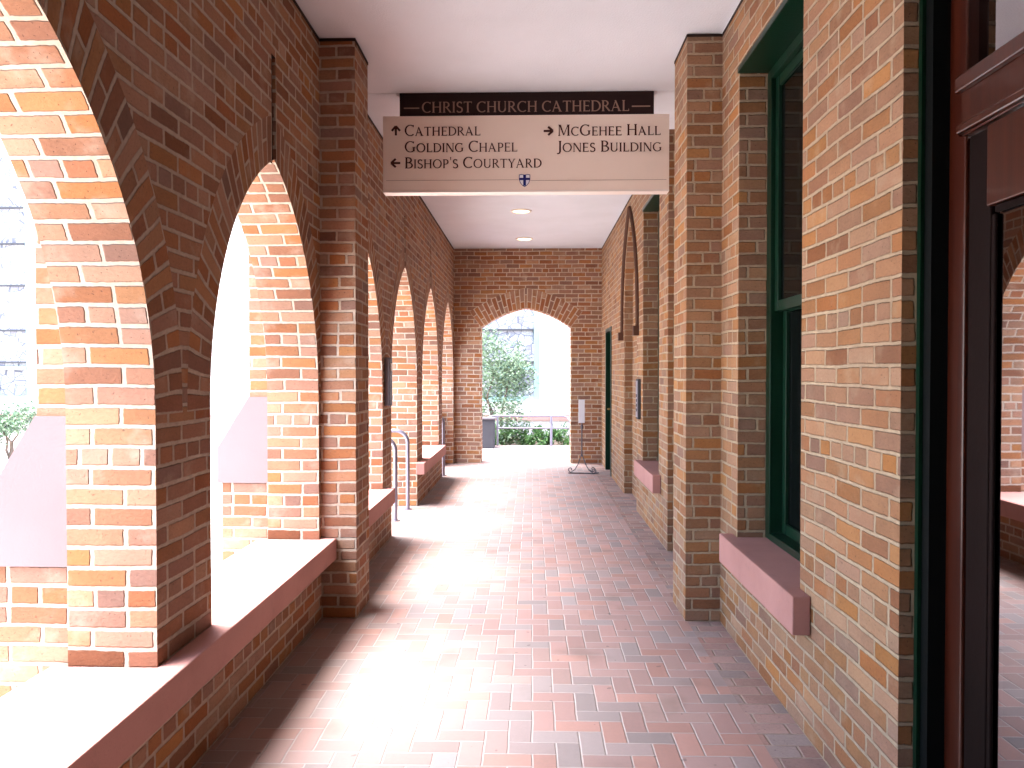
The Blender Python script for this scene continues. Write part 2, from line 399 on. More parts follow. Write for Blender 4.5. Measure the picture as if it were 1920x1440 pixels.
def arch_bay(mb, T, s0, s1, a0, a1, zb, spring, rise, sag, ztop, thick, w, slot=None, back=True):
    """front skin, ring, jambs and intrados of one bay. T maps (s, z, d) to world, d = depth behind the face.
    material 0 = coursed brick, 1 = ring brick, 2 = painted shade in the slot"""
    mid = (a0 + a1) / 2; a = (a1 - a0) / 2; cut = slot[0] / 2 if slot else 0.0
    P, Q, S, full = half_arc(a, rise, sag, w, cut)
    for sg, se in ((1, s1), (-1, s0)):
        def X(x): return mid + sg * x
        for d, mirror in ((0.0, 1), (thick, -1)) if back else ((0.0, 1),):
            def face(pts, uvs=None, mi=0):
                uvs = uvs or [(p[0], p[1]) for p in pts]
                q = [T(p[0], p[1], d) for p in pts]
                if sg * mirror < 0: q, uvs = q[::-1], uvs[::-1]
                mb.poly(q, uvs, mi)
            zs = lambda q: spring + q
            for i in range(len(P) - 1):
                A, B, C, D = (X(P[i].x), zs(P[i].y)), (X(Q[i].x), zs(Q[i].y)), (X(Q[i + 1].x), zs(Q[i + 1].y)), (X(P[i + 1].x), zs(P[i + 1].y))
                face([A, B, C, D], [(0, S[i]), (w, S[i]), (w, S[i + 1]), (0, S[i + 1])], 1)
                face([B, (B[0], ztop), (C[0], ztop), C])
            q0 = (X(Q[0].x), zs(Q[0].y)); p0 = (X(a), spring)
            face([(X(a), zb), (q0[0], zb), q0, p0])
            if abs(se - q0[0]) > 1e-4:
                face([(q0[0], zb), (se, zb), (se, ztop), (q0[0], ztop)])
            if slot and d > 0:
                pass
        # jamb
        q = [T(X(a), zb, 0), T(X(a), zb, thick), T(X(a), spring, thick), T(X(a), spring, 0)]
        uv = [(0, zb), (thick, zb), (thick, spring), (0, spring)]
        mb.poly(q if sg < 0 else q[::-1], uv if sg < 0 else uv[::-1], 0)
        # intrados
        acc = 0.0
        for i in range(len(full) - 1):
            nx = acc + (full[i + 1] - full[i]).length
            q = [T(X(full[i].x), spring + full[i].y, 0), T(X(full[i].x), spring + full[i].y, thick),
                 T(X(full[i + 1].x), spring + full[i + 1].y, thick), T(X(full[i + 1].x), spring + full[i + 1].y, 0)]
            uv = [(0, spring + acc), (thick, spring + acc), (thick, spring + nx), (0, spring + nx)]
            mb.poly(q if sg < 0 else q[::-1], uv if sg < 0 else uv[::-1], 0)
            acc = nx
    if slot:
        sw, st, sdp = slot; z0 = spring + P[-1].y
        c0, c1 = mid - cut, mid + cut
        mb.poly([T(c0, z0, 0), T(c0, z0, sdp), T(c0, st, sdp), T(c0, st, 0)], [(0, z0), (sdp, z0), (sdp, st), (0, st)], 0)
        mb.poly([T(c1, z0, 0), T(c1, st, 0), T(c1, st, sdp), T(c1, z0, sdp)], [(0, z0), (0, st), (sdp, st), (sdp, z0)], 0)
        mb.poly([T(c0, z0, sdp), T(c1, z0, sdp), T(c1, st, sdp), T(c0, st, sdp)], None, 2)  # dark-coloured back in place of the shade of a deeper slot
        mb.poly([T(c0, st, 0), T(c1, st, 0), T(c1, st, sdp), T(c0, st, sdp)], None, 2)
        mb.poly([T(c0, st, 0), T(c1, st, 0), T(c1, ztop, 0), T(c0, ztop, 0)], [(c0, st), (c1, st), (c1, ztop), (c0, ztop)], 0)

XL, XR, CEIL = -1.28, 1.125, 3.50
XO = XL - 0.31
GZ = -0.5
YN, YE = -2.9, 12.55          # arcade start behind the camera, end wall
PER, AW = 1.966, 1.55
arch0 = lambda i: 1.06 + PER * i - (0.03 if i < 1 else 0.0)          # near jamb of arch i

# ------------------------------------------------------------------ ground, floor, ceiling
def flat(name, x0, x1, y0, y1, z, mat, zb=None):
    mb = MB()
    mb.box(x0, x1, y0, y1, z - 0.3 if zb is None else zb, z)
    return tag(mb.build(name, mat), kind='structure')
mb = MB(); mb.poly([(-90, -60, GZ), (90, -60, GZ), (90, 120, GZ), (-90, 120, GZ)], [(0, 0)] * 4)
tag(mb.build('ground', M['paving']), kind='structure')
flat('floor', -1.75, 0.93, -6.0, 15.55, 0.0, M['paver'], GZ - 0.02)
flat('floor_edge_course', 0.93, 1.55, -6.0, 15.55, 0.0, M['paver_edge'], GZ - 0.02)
flat('planting_bed', -3.6, 6, 15.70, 18.3, GZ + 0.42, M['soil'], GZ - 0.02)

# courtyard steps outside the open arch
for k in range(3):
    flat('steps', -2.05 - 0.32 * k, -1.75 - 0.32 * k + 0.002 * k, 6.6, 8.9, -0.003 - 0.16 * k - 0.0, M['paving'], GZ - 0.02)
flat('path', -2.6, -1.75, 10.6, 15.55, -0.004, M['paver'], GZ - 0.02)

ce = MB(); ce.box(-1.80, XR + 0.4, -6.0, 5.548, CEIL, CEIL + 0.25)
ce.box(-1.80, XR + 0.4, 5.556, YE + 0.35, CEIL, CEIL + 0.25)
ce.box(-1.80, XR + 0.4, 5.53, 5.574, CEIL + 0.012, CEIL + 0.24)
tag(ce.build('ceiling', M['ceiling']), kind='structure')
rf = MB(); rf.box(-1.90, XR + 3.0, -6.2, YE + 0.5, CEIL + 0.252, CEIL + 0.40)
tag(rf.build('roof', M['roof']), 'flat roof over the whole covered brick walkway', 'roof')

# ------------------------------------------------------------------ left arcade
arc = thing('arcade_wall', 'red brick arcade wall with pointed arches along the left of the walkway', 'wall')
mb = MB()
TL = lambda s, z, d: (XL - d, s, z)
for i in range(0, 6):
    a0_ = arch0(i); a1_ = a0_ + AW
    g2 = (PER - AW) / 2
    s0 = a0_ - g2; s1 = a1_ + g2
    if i == 1: s0 -= 0.03
    if i == 5: s1 = YE + 0.30
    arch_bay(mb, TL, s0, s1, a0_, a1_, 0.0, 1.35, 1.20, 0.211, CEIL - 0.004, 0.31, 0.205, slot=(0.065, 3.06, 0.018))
    if i not in (3, 5):
        mb.box(XO, XL, a0_, a1_, 0.0, 0.36, 0, 'yYzZ')
mb.box(XO, XL, -3.2, arch0(0) - (PER - AW) / 2, 0, CEIL - 0.004, 0)  # unseen solid stretch, added so less light reaches the near doorway
# outside face below floor level
mb.box(XO - 0.02, XO - 0.001, -3.3, 6.6, GZ, -0.002, 0); mb.box(XO - 0.02, XO - 0.001, 8.9, 10.6, GZ, -0.002, 0)
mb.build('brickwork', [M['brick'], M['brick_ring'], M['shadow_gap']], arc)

def add_sill(y0, y1, opens, xin=-1.185):
    """one bench-like sill: continuous nosing plus the bed inside each opening"""
    m = MB(); z0, z1 = 0.362, 0.49; xb, xo = XL + 0.0015, XO - 0.06
    out = [(xin, y0), (xin, y1)]; ins = [(xb, y1)]
    for (a, b) in sorted(opens, reverse=True): ins += [(xb, b - .001), (xo, b - .001), (xo, a + .001), (xb, a + .001)]
    out += ins + [(xb, y0)]
    m.poly([(x, y, z1) for x, y in out]); m.poly([(x, y, z0) for x, y in out[::-1]])
    for k in range(len(out)):
        p, q = out[k], out[(k + 1) % len(out)]
        m.quad((p[0], p[1], z0), (q[0], q[1], z0), (q[0], q[1], z1), (p[0], p[1], z1))
    return m.build('sill', M['pink'], arc, bevel=0.006)
PL0, PL1 = 4.62, 4.98           # left pilaster
add_sill(arch0(0) - 0.2, PL0 - 0.001, [(arch0(i), arch0(i) + AW) for i in (0, 1)])
add_sill(PL1 + 0.001, 6.62, [(arch0(2), arch0(2) + AW)])
add_sill(8.42, 10.55, [(arch0(4), arch0(4) + AW)])

m = MB(); z0, z1 = CEIL - 0.022, CEIL - 0.0045
m.box(XL - 0.001, XL + 0.004, -2.9, PL0 - 0.001, z0, z1); m.box(XL - 0.001, XL + 0.004, PL1 + 0.001, YE - 0.001, z0, z1)
m.box(-1.066, -1.061, PL0 - 0.004, PL1 + 0.004, z0, z1)
m.box(XL + 0.0045, -1.0665, PL0 - 0.004, PL0 - 0.001, z0, z1)
m.build('ceiling_shadow_line', M['shadow_gap'], arc)  # dark strips painted as the shadow line where wall meets ceiling
pm = MB(); pm.box(XL + 0.0, -1.065, PL0, PL1, 0.0, CEIL - 0.003, 0, 'x')
pm.build('pilaster', M['brick'], arc)

for i in range(0, 6):
    y0 = arch0(i) + AW + 0.03; y1 = y0 + 0.355
    if i == 5: continue
    b = MB()
    b.box(-1.71, XO - 0.001, y0, y1, 1.34, 3.3, 0, 'z')
    b.box(-1.88, XO - 0.001, y0, y1, GZ, 0.83, 0, 'Z')
    bo = b.build('buttress', M['brick'], arc)
    c = MB(); e = 0.008
    prof = [(XO - 0.001, 1.345), (-1.712, 1.345), (-1.905, 1.035), (-1.905, 0.825), (XO - 0.001, 0.825)]
    f0 = [(x, y0 - e, z) for x, z in prof]; f1 = [(x, y1 + e, z) for x, z in prof]
    c.poly(f0); c.poly(f1[::-1])
    for k in range(5):
        k2 = (k + 1) % 5; c.quad(f0[k2], f0[k], f1[k], f1[k2])
    c.build('weathering', M['pink_dimmed'], bo)

# ------------------------------------------------------------------ end wall
ew = thing('end_wall', 'brick wall closing the walkway with a flat pointed arch', 'wall')
mb = MB()
TE = lambda s, z, d: (s, YE + d, z)
arch_bay(mb, TE, XL + 0.001, XR + 0.30, -0.835, 0.627, 0.0, 2.215, 0.32, 0.045, CEIL - 0.004, 0.30, 0.315)
mb.build('brickwork', [M['brick_end'], M['brick_ring_end']], ew)

bw = MB(); bw.box(XL + 0.002, XR - 0.002, -3.2, -2.9, 0.002, CEIL - 0.005)
tag(bw.build('added_back_wall', M['brick']), 'unseen brick wall added behind the viewer to cut light from the rear', 'wall')  # added out of view to keep rear light off the near doorway
# ------------------------------------------------------------------ right wall
rw = thing('building_wall', 'tan brick building wall with green windows along the right of the walkway', 'wall')
TH = 0.35
W1, W2 = (3.25, 4.24), (6.87, 7.86)
WZ0, WZ1 = 0.58, 3.15
NI = (8.32, 9.45)               # arched niche
ED = (10.95, 11.78)             # far door
DO = (0.30, 2.38); DOZ = 3.35   # entrance
mb = MB(); top = CEIL - 0.003
def wallbox(y0, y1, z0=0.0, z1=top, x0=XR, skip=''): mb.box(x0, XR + TH, y0, y1, z0, z1, 0, 'zZX' + skip)
wallbox(-6, DO[0]); 
mb.box(XR, XR + TH, DO[0], DO[1], DOZ, top, 0, 'yY')
wallbox(DO[1], W1[0])
for W in (W1, W2):
    mb.box(XR, XR + TH, W[0], W[1], WZ1, top, 0, 'yY'); mb.box(XR, XR + TH, W[0], W[1], 0, WZ0 - 0.15, 0, 'yY')
wallbox(W1[1], 4.80)
mb.box(XR + 0.05, XR + TH, 4.80, 6.42, 0, top, 0, 'zZyY')
wallbox(6.42, W2[0]); wallbox(W2[1], NI[0] - 0.11)
TR = lambda s, z, d: (XR + d, s, z)
ar = MB()
arch_bay(ar, lambda s, z, d: TR(s, z, d), NI[0] - 0.11, NI[1] + 0.11, NI[0], NI[1], 0.0, 2.15, 1.12, 0.17, top, 0.10, 0.105, back=False)
for k in range(len(ar.f)): ar.f[k] = ar.f[k][::-1]; ar.uv[k] = ar.uv[k][::-1]
ar.mi = [0 for _ in ar.mi]
join(mb, ar)
mb.box(XR + 0.10, XR + TH, NI[0] - 0.1, NI[1] + 0.1, 0, top, 0, 'zZyY')
wallbox(NI[1] + 0.11, ED[0]); mb.box(XR, XR + TH, ED[0], ED[1], 2.14, top, 0, 'yY'); wallbox(ED[1], YE - 0.001)
mb.build('brickwork', [M['brick_tan'], M['brick_tan']], rw)
pm = MB(); pm.box(0.918, XR, 4.62, 5.02, 0.0, CEIL - 0.003, 0, 'X')
pm.build('pilaster', M['brick_tan'], rw)

m = MB(); z0, z1 = CEIL - 0.020, CEIL - 0.0045
m.box(XR - 0.004, XR + 0.001, -2.9, 4.619, z0, z1); m.box(XR - 0.004, XR + 0.001, 6.42, YE - 0.001, z0, z1)
m.box(0.914, 0.919, 4.616, 5.024, z0, z1)
m.box(0.9195, XR - 0.0045, 4.616, 4.619, z0, z1)
m.build('ceiling_shadow_line', M['shadow_gap'], rw)  # painted shadow line along the top of this wall too
# hood mould over the niche
mid = sum(NI) / 2; hw = (NI[1] - NI[0]) / 2 + 0.13
P, Q, S, full = half_arc(hw, 1.22, 0.18, 0.1, 0.0)
for_l = [(mid - p.x, 2.15 + p.y) for p in full] + [(mid + p.x, 2.15 + p.y) for p in full[::-1]][1:]
pts = [(XR - 0.01, s, z) for s, z in for_l]
hm = tube([(XR - 0.01, pts[0][1], 1.98)] + pts + [(XR - 0.01, pts[-1][1], 1.98)], 0.026, 8)
hm.box(XR - 0.06, XR - 0.001, pts[0][1] - 0.045, pts[0][1] + 0.045, 1.88, 1.98)
hm.box(XR - 0.06, XR - 0.001, pts[-1][1] - 0.045, pts[-1][1] + 0.045, 1.88, 1.98)
hm.build('hood_mould', M['brown'], rw)

# windows
def make_window(W):
    y0, y1 = W; xg = XR + 0.17
    fr = MB(); t = 0.075
    # reveal lining: green soffit, frame box
    fr.box(XR - 0.012, xg + 0.06, y0 + 0.002, y1 - 0.002, WZ1 - 0.035, WZ1 - 0.002)
    fr.box(xg - 0.02, xg + 0.06, y0 + 0.002, y0 + t, WZ0 + 0.012, WZ1 - 0.036)
    fr.box(xg - 0.02, xg + 0.06, y1 - t, y1 - 0.002, WZ0 + 0.012, WZ1 - 0.036)
    fr.box(xg - 0.022, xg + 0.06, y0 + t, y1 - t, WZ0 + 0.012, WZ0 + 0.05)
    fr.box(xg - 0.022, xg + 0.06, y0 + t, y1 - t, WZ1 - 0.09, WZ1 - 0.036)
    f = fr.build('window_frame', M['green'], rw, bevel=0.004)
    ym0, ym1 = y0 + t + 0.001, y1 - t - 0.001; zm = 1.85
    for z0, z1, xo in ((zm - 0.03, WZ1 - 0.092, 0.0), (WZ0 + 0.052, zm + 0.02, 0.045)):
        s = MB(); q = 0.055; x0, x1 = xg + 0.002 + xo, xg + 0.042 + xo
        s.box(x0, x1, ym0, ym0 + q, z0, z1); s.box(x0, x1, ym1 - q, ym1, z0, z1)
        s.box(x0 + 0.002, x1, ym0 + q, ym1 - q, z0, z0 + q); s.box(x0 + 0.002, x1, ym0 + q, ym1 - q, z1 - q, z1)
        s.build('sash', M['green'], f, bevel=0.003)
        p = MB(); p.box(x0 + 0.015, x0 + 0.021, ym0 + q - 0.004, ym1 - q + 0.004, z0 + q - 0.004, z1 - q + 0.004)
        p.build('pane', M['glass'], f)
    # dark room behind
    s = MB(); xa, xb, xc = 1.05, XR - 0.001, xg + 0.06; za, zb_ = WZ0 - 0.148, WZ0 + 0.01
    out = [(xa, y0 - .13), (xb, y0 - .13), (xb, y0 + .001), (xc, y0 + .001), (xc, y1 - .001), (xb, y1 - .001), (xb, y1 + .10), (xa, y1 + .10)]
    s.poly([(x, y, zb_) for x, y in out]); s.poly([(x, y, za) for x, y in out[::-1]])
    for k in range(8):
        p, q = out[k], out[(k + 1) % 8]
        s.quad((p[0], p[1], za), (q[0], q[1], za), (q[0], q[1], zb_), (p[0], p[1], zb_))
    s.build('sill', M['pink'], rw, bevel=0.005)
make_window(W1); make_window(W2)

# entrance: green frame, mahogany glazed doors and transom
XD = 1.25
en = thing('entrance_door', 'glazed mahogany double door in a dark green frame beside the near brick pier', 'door')
fr = MB(); e1 = DO[1] - 0.001; e0 = DO[0] + 0.001
fr.box(XR + 0.045, XR + 0.056, e1 - 0.020, e1, 0.002, DOZ - 0.002)
fr.box(XR + 0.045, XR + 0.056, e0, e0 + 0.020, 0.002, DOZ - 0.002)
fr.build('frame_edge', M['green'], en)
fr = MB()
fr.box(XR + 0.057, XD + 0.06, e1 - 0.060, e1, 0.002, DOZ - 0.002)
fr.box(XR + 0.057, XD + 0.06, e0, e0 + 0.060, 0.002, DOZ - 0.002)
fr.box(XR + 0.057, XD + 0.06, e0 + 0.061, e1 - 0.061, DOZ - 0.04, DOZ - 0.003)
fr.build('door_frame', M['black'], en)  # near-black colour, darker than the green frame edge
fr = MB()
for a_, b_ in ((e1 - 0.150, e1 - 0.0605), (e0 + 0.0605, e0 + 0.150)):
    fr.box(XD - 0.020, XD + 0.06, a_, b_, 0.002, DOZ - 0.042)
fr.build('frame_moulding', M['wood'], en, bevel=0.006)
tb = MB(); tb.box(XD - 0.035, XD + 0.05, e0 + 0.151, e1 - 0.151, 2.17, 2.33)
tb.box(XD - 0.055, XD - 0.035, e0 + 0.151, e1 - 0.151, 2.285, 2.33)
tb.box(XD - 0.05, XD - 0.035, e0 + 0.151, e1 - 0.151, 2.17, 2.195)
tb.build('transom_bar', M['wood'], en, bevel=0.005)
tg = MB(); tg.box(XD + 0.012, XD + 0.02, DO[0] + 0.154, DO[1] - 0.154, 2.332, DOZ - 0.041)
tg.build('transom_glass', M['door_glass'], en)
ymid = (DO[0] + DO[1]) / 2
for (a, b, hy) in ((ymid + 0.003, DO[1] - 0.154, ymid + 0.05), (DO[0] + 0.154, ymid - 0.003, ymid - 0.05)):
    lf = MB(); z0, z1 = 0.012, 2.163; st = 0.105
    lf.box(XD - 0.012, XD + 0.02, a, a + st, z0, z1); lf.box(XD - 0.012, XD + 0.02, b - st, b, z0, z1)
    lf.box(XD - 0.011, XD + 0.02, a + st, b - st, z0, z0 + 0.26)
    lr = MB(); lr.box(XD - 0.0245, XD + 0.02, a + st + .001, b - st - .001, 1.945, z1)
    # glazing bead
    for q in ((a + st, a + st + .018, z0 + .26, 1.924), (b - st - .018, b - st, z0 + .26, 1.924)):
        lf.box(XD - 0.010, XD - 0.0, q[0], q[1], q[2], q[3])
    lf.box(XD - 0.012, XD, a + st + .018, b - st - .018, 1.925, 1.944)
    L_ = lf.build('door_leaf', M['wood_dark'], en, bevel=0.004); lr.build('top_rail', M['wood'], L_, bevel=0.004)
    gp = MB(); gp.box(XD + 0.002, XD + 0.009, a + st - 0.003, b - st + 0.003, z0 + 0.258, 1.947)
    gp.build('pane', M['door_glass'], L_)
    hp = tube([(XD - 0.012, hy, 0.88), (XD - 0.075, hy, 0.90), (XD - 0.08, hy, 1.0), (XD - 0.075, hy, 1.12), (XD - 0.012, hy, 1.14)], 0.011, 8)
    hp.build('handle', M['brass'], L_, smooth=True)

# far green door
fd = thing('side_door', 'narrow dark green door with brass hardware near the end wall', 'door')
d = MB(); d.box(XR - 0.012, XR + 0.2, ED[1] - 0.06, ED[1] - 0.001, 0.002, 2.139); d.box(XR - 0.012, XR + 0.2, ED[0] + 0.001, ED[0] + 0.06, 0.002, 2.139)
d.box(XR - 0.010, XR + 0.2, ED[0] + 0.06, ED[1] - 0.06, 2.08, 2.138); d.build('door_frame', M['green'], fd, bevel=0.004)
d = MB(); d.box(XR + 0.10, XR + 0.145, ED[0] + 0.062, ED[1] - 0.062, 0.01, 2.078)
for z0, z1 in ((0.2, 0.85), (1.05, 1.95)):
    d.box(XR + 0.092, XR + 0.099, ED[0] + 0.17, ED[1] - 0.17, z0, z1)
lf = d.build('door_leaf', M['green'], fd)
h = tube([(XR + 0.10, ED[1] - 0.12, 0.93), (XR + 0.03, ED[1] - 0.12, 0.93), (XR + 0.02, ED[1] - 0.14, 0.93), (XR + 0.02, ED[1] - 0.25, 0.93)], 0.012, 8)
h.box(XR + 0.088, XR + 0.099, ED[1] - 0.15, ED[1] - 0.09, 0.80, 1.06)
h.build('handle', M['brass'], lf)
for z in (0.25, 1.05, 1.85):
    hg = MB(); hg.box(XR + 0.085, XR + 0.099, ED[1] - 0.075, ED[1] - 0.0625, z - 0.05, z + 0.05); hg.build('hinge', M['brass'], fd)

# entry phone between the niche and the far window
ip = thing('intercom', 'slim grey intercom panel on the right wall between window and arch', 'intercom')
d = MB(); d.box(XR - 0.03, XR - 0.001, 8.00, 8.16, 1.0, 1.42); d.build('housing', M['grey'], ip, bevel=0.004)
d = MB(); d.box(XR - 0.034, XR - 0.0301, 8.015, 8.145, 1.02, 1.40); pl = d.build('face_plate', M['metal'], ip)
for k in range(4):
    d = MB(); d.box(XR - 0.038, XR - 0.0341, 8.06, 8.10, 1.08 + 0.05 * k, 1.11 + 0.05 * k); d.build('button', M['grey'], pl)
# small card reader on arcade pier
cr = thing('wall_box', 'small dark box mounted on the arcade pier beside the handrails', 'switch box')
d = MB(); d.box(XL + 0.001, XL + 0.05, 6.62, 6.74, 1.20, 1.62); d.build('housing', M['iron'], cr, bevel=0.006)
d = MB(); d.box(XL + 0.0505, XL + 0.056, 6.65, 6.71, 1.50, 1.57); d.build('button', M['sign_edge'], cr)

# ------------------------------------------------------------------ hanging sign
TK, TN = 0.135, 0.055
def ribbon(pts, inv=False):
    """broad-nib stroke: list of quads"""
    out = []; n = len(pts); W = []
    for i in range(n):
        a, b = pts[max(i - 1, 0)], pts[min(i + 1, n - 1)]
        dx, dy = b[0] - a[0], b[1] - a[1]; l = math.hypot(dx, dy) or 1
        q = abs(dy) / l
        ww = TN + (TK - TN) * (q ** 1.5 if not inv else q * 0.55 + 0.35)
        W.append((-dy / l * ww / 2, dx / l * ww / 2))
    for i in range(n - 1):
        a, b = pts[i], pts[i + 1]; wa, wb = W[i], W[i + 1]
        out.append([(a[0] - wa[0], a[1] - wa[1]), (b[0] - wb[0], b[1] - wb[1]), (b[0] + wb[0], b[1] + wb[1]), (a[0] + wa[0], a[1] + wa[1])])
    return out
def ell(cx, cy, rx, ry, a0, a1, n=20):
    return [(cx + rx * math.cos(R(a0 + (a1 - a0) * i / n)), cy + ry * math.sin(R(a0 + (a1 - a0) * i / n))) for i in range(n + 1)]
def bar(x0, y0, x1, y1, w_):
    dx, dy = x1 - x0, y1 - y0; l = math.hypot(dx, dy); nx, ny = -dy / l * w_ / 2, dx / l * w_ / 2
    return [[(x0 - nx, y0 - ny), (x1 - nx, y1 - ny), (x1 + nx, y1 + ny), (x0 + nx, y0 + ny)]]
def stem(x, y0=0.0, y1=1.0, w_=TK, s0=True, s1=True):
    q = bar(x, y0, x, y1, w_)
    h = w_ / 2
    for on, y, sg in ((s0, y0, 1), (s1, y1, -1)):
        if on: q += [[(x - h - 0.06, y), (x + h + 0.06, y), (x + h, y + sg * 0.06), (x - h, y + sg * 0.06)]]
    return q
def tick(x, y, up, h=0.15): return [[(x - 0.03, y), (x + 0.03, y), (x + 0.015, y + up * h), (x - 0.015, y + up * h)]]
def glyph(c):
    t = TN
    if c == 'A': return bar(.08, 0, .38, .98, t + .01) + [[(.30, 1), (.42, 1), (.80, 0), (.65, 0)]] + bar(.19, .34, .60, .34, t) + bar(0, .02, .18, .02, .04) + bar(.58, .02, .86, .02, .04), .86
    if c == 'B': return stem(.14) + ribbon([(.14, .97)] + ell(.30, .745, .24, .225, 90, -90) + [(.14, .52)]) + ribbon([(.14, .52)] + ell(.32, .265, .30, .24, 90, -90) + [(.14, .03)]), .68
    if c == 'C': return ribbon(ell(.47, .5, .40, .48, 48, 312)) + tick(.74, .98, -1, .18), .80
    if c == 'D': return stem(.14) + ribbon([(.14, .97)] + ell(.34, .5, .44, .47, 90, -90) + [(.14, .03)]), .84
    if c == 'E': return stem(.14) + bar(.14, .97, .56, .97, t) + bar(.14, .52, .50, .52, t) + bar(.14, .03, .60, .03, t) + tick(.56, .99, -1) + tick(.60, .01, 1) + tick(.5, .46, 1, .12), .64
    if c == 'G': return ribbon(ell(.47, .5, .40, .48, 48, 308)) + tick(.74, .98, -1, .18) + stem(.76, .1, .46, TK, False, True), .90
    if c == 'H': return stem(.14) + stem(.72) + bar(.14, .52, .72, .52, t), .86
    if c == 'I': return stem(.14), .28
    if c == 'J': return stem(.24, .0, 1.0, TK, False, True) + ribbon([(.24, .05), (.20, -.10), (.08, -.16), (.0, -.13)], True), .36
    if c == 'L': return stem(.14) + bar(.14, .03, .58, .03, t) + tick(.58, .01, 1, .2), .62
    if c == 'M': return stem(.13, 0, 1, t + .01) + [[(.12, 1), (.25, 1), (.55, .05), (.46, .05)]] + bar(.50, .05, .84, 1, t) + stem(.88), 1.02
    if c == 'N': return stem(.12, 0, 1, t + .01) + [[(.06, 1), (.22, 1), (.80, 0), (.66, 0)]] + stem(.76, 0, 1, t + .01), .86
    if c == 'O': return ribbon(ell(.47, .5, .40, .48, 0, 360, 32)), .94
    if c == 'P': return stem(.14) + ribbon([(.14, .97)] + ell(.30, .71, .25, .26, 90, -90) + [(.14, .45)]), .62
    if c == 'R': return stem(.14) + ribbon([(.14, .97)] + ell(.30, .735, .24, .235, 90, -90) + [(.14, .5)]) + [[(.26, .5), (.40, .5), (.78, 0), (.62, 0)]], .76
    if c == 'S': return ribbon(ell(.30, .74, .20, .23, 35, 230, 14) + ell(.29, .25, .23, .24, 50, -145, 14), True) + tick(.47, .96, -1, .16) + tick(.08, .04, 1, .16), .58
    if c == 'T': return stem(.36, 0, .97, TK, True, False) + bar(.02, .97, .70, .97, t) + tick(.03, .99, -1) + tick(.69, .99, -1), .72
    if c == 'U': return stem(.14, .3, 1, TK, False, True) + ribbon([(.14, .32)] + ell(.41, .30, .27, .28, 180, 360, 16) + [(.68, .32)]) + stem(.68, .3, 1, t + .01, False, True), .82
    if c == 'Y': return [[(.0, 1), (.15, 1), (.42, .45), (.32, .45)]] + bar(.36, .45, .66, .98, t) + stem(.36, 0, .47, TK, True, False) + bar(.0, .98, .20, .98, .04) + bar(.56, .98, .76, .98, .04), .74
    if c == "'": return [[(.06, 1), (.14, 1), (.12, .72), (.08, .72)]], .18
    return [], .34
def lay(text):
    """words in capitals and small capitals: upper-case letters full height, lower-case ones small capitals"""
    x = 0; out = []
    for ch_ in text:
        sc = 1.0 if not ch_.islower() else 0.80
        if ch_ == ' ': x += 0.34; continue
        q, wd = glyph(ch_.upper())
        for poly in q: out.append([(x + a * sc, b * sc) for a, b in poly])
        x += wd * sc + 0.075
    return out, x - 0.075
def text_mesh(text, x0, x1, zb, hgt, y, thick=0.004):
    polys, wd = lay(text); k = (x1 - x0) / wd; m = MB()
    for i, p in enumerate(polys):
        pts = [(x0 + a * k, zb + b * hgt) for a, b in p]
        ar_ = sum(pts[j][0] * pts[(j + 1) % len(pts)][1] - pts[(j + 1) % len(pts)][0] * pts[j][1] for j in range(len(pts)))
        if ar_ < 0: pts = pts[::-1]
        yf = y - thick - 0.00006 * (i % 12)
        m.poly([(a, yf, b) for a, b in pts])
        for j in range(len(pts)):
            a, b = pts[j], pts[(j + 1) % len(pts)]
            m.quad((a[0], yf, a[1]), (a[0], y - 0.0002, a[1]), (b[0], y - 0.0002, b[1]), (b[0], yf, b[1]))
    return m
SY = 5.53
px = lambda x: (x - 998) * 0.003832          # photo pixel column on the sign's plane, in metres
pz = lambda y: 1.5 + (696 - y) * 0.003832
sg = thing('hanging_sign', 'beige direction sign with dark brown header hung across the walkway ceiling', 'sign')
b = MB(); b.box(px(749), px(1224), SY + 0.012, SY + 0.09, pz(218) + 0.001, CEIL - 0.002)
hd = b.build('header_board', M['sign_dark'], sg, bevel=0.002)
b = MB(); b.box(px(718), px(1252), SY, SY + 0.10, pz(358), pz(218.5))
pn = b.build('sign_panel', M['sign'], sg, bevel=0.002)
b = MB(); b.box(px(718), px(1252), SY - 0.002, SY + 0.102, pz(361.2), pz(358) - 0.0005)
b.build('lit_edge_strip', M['sign_edge'], sg)  # pale strip painted as light catching the panel's lower edge
text_mesh('CHRIST CHURCH CATHEDRAL', px(791), px(1178), pz(211.5), 0.076, SY + 0.012).build('lettering', M['letter_h'], hd)
for a, c in ((757, 786), (1183, 1217)):
    b = MB(); b.box(px(a), px(c), SY + 0.008, SY + 0.0118, pz(203) - 0.004, pz(203) + 0.004); b.build('dash', M['letter_h'], hd)
for t_, x0, x1, yb in (('Cathedral', 759, 901, 255.5), ('Golding Chapel', 759, 970, 286), ("Bishop's Courtyard", 759, 1015, 316),
                       ('McGehee Hall', 1045, 1236, 257.5), ('Jones Building', 1044, 1238, 287.5)):
    text_mesh(t_, px(x0), px(x1), pz(yb), 0.078, SY).build('lettering', M['letter'], pn)
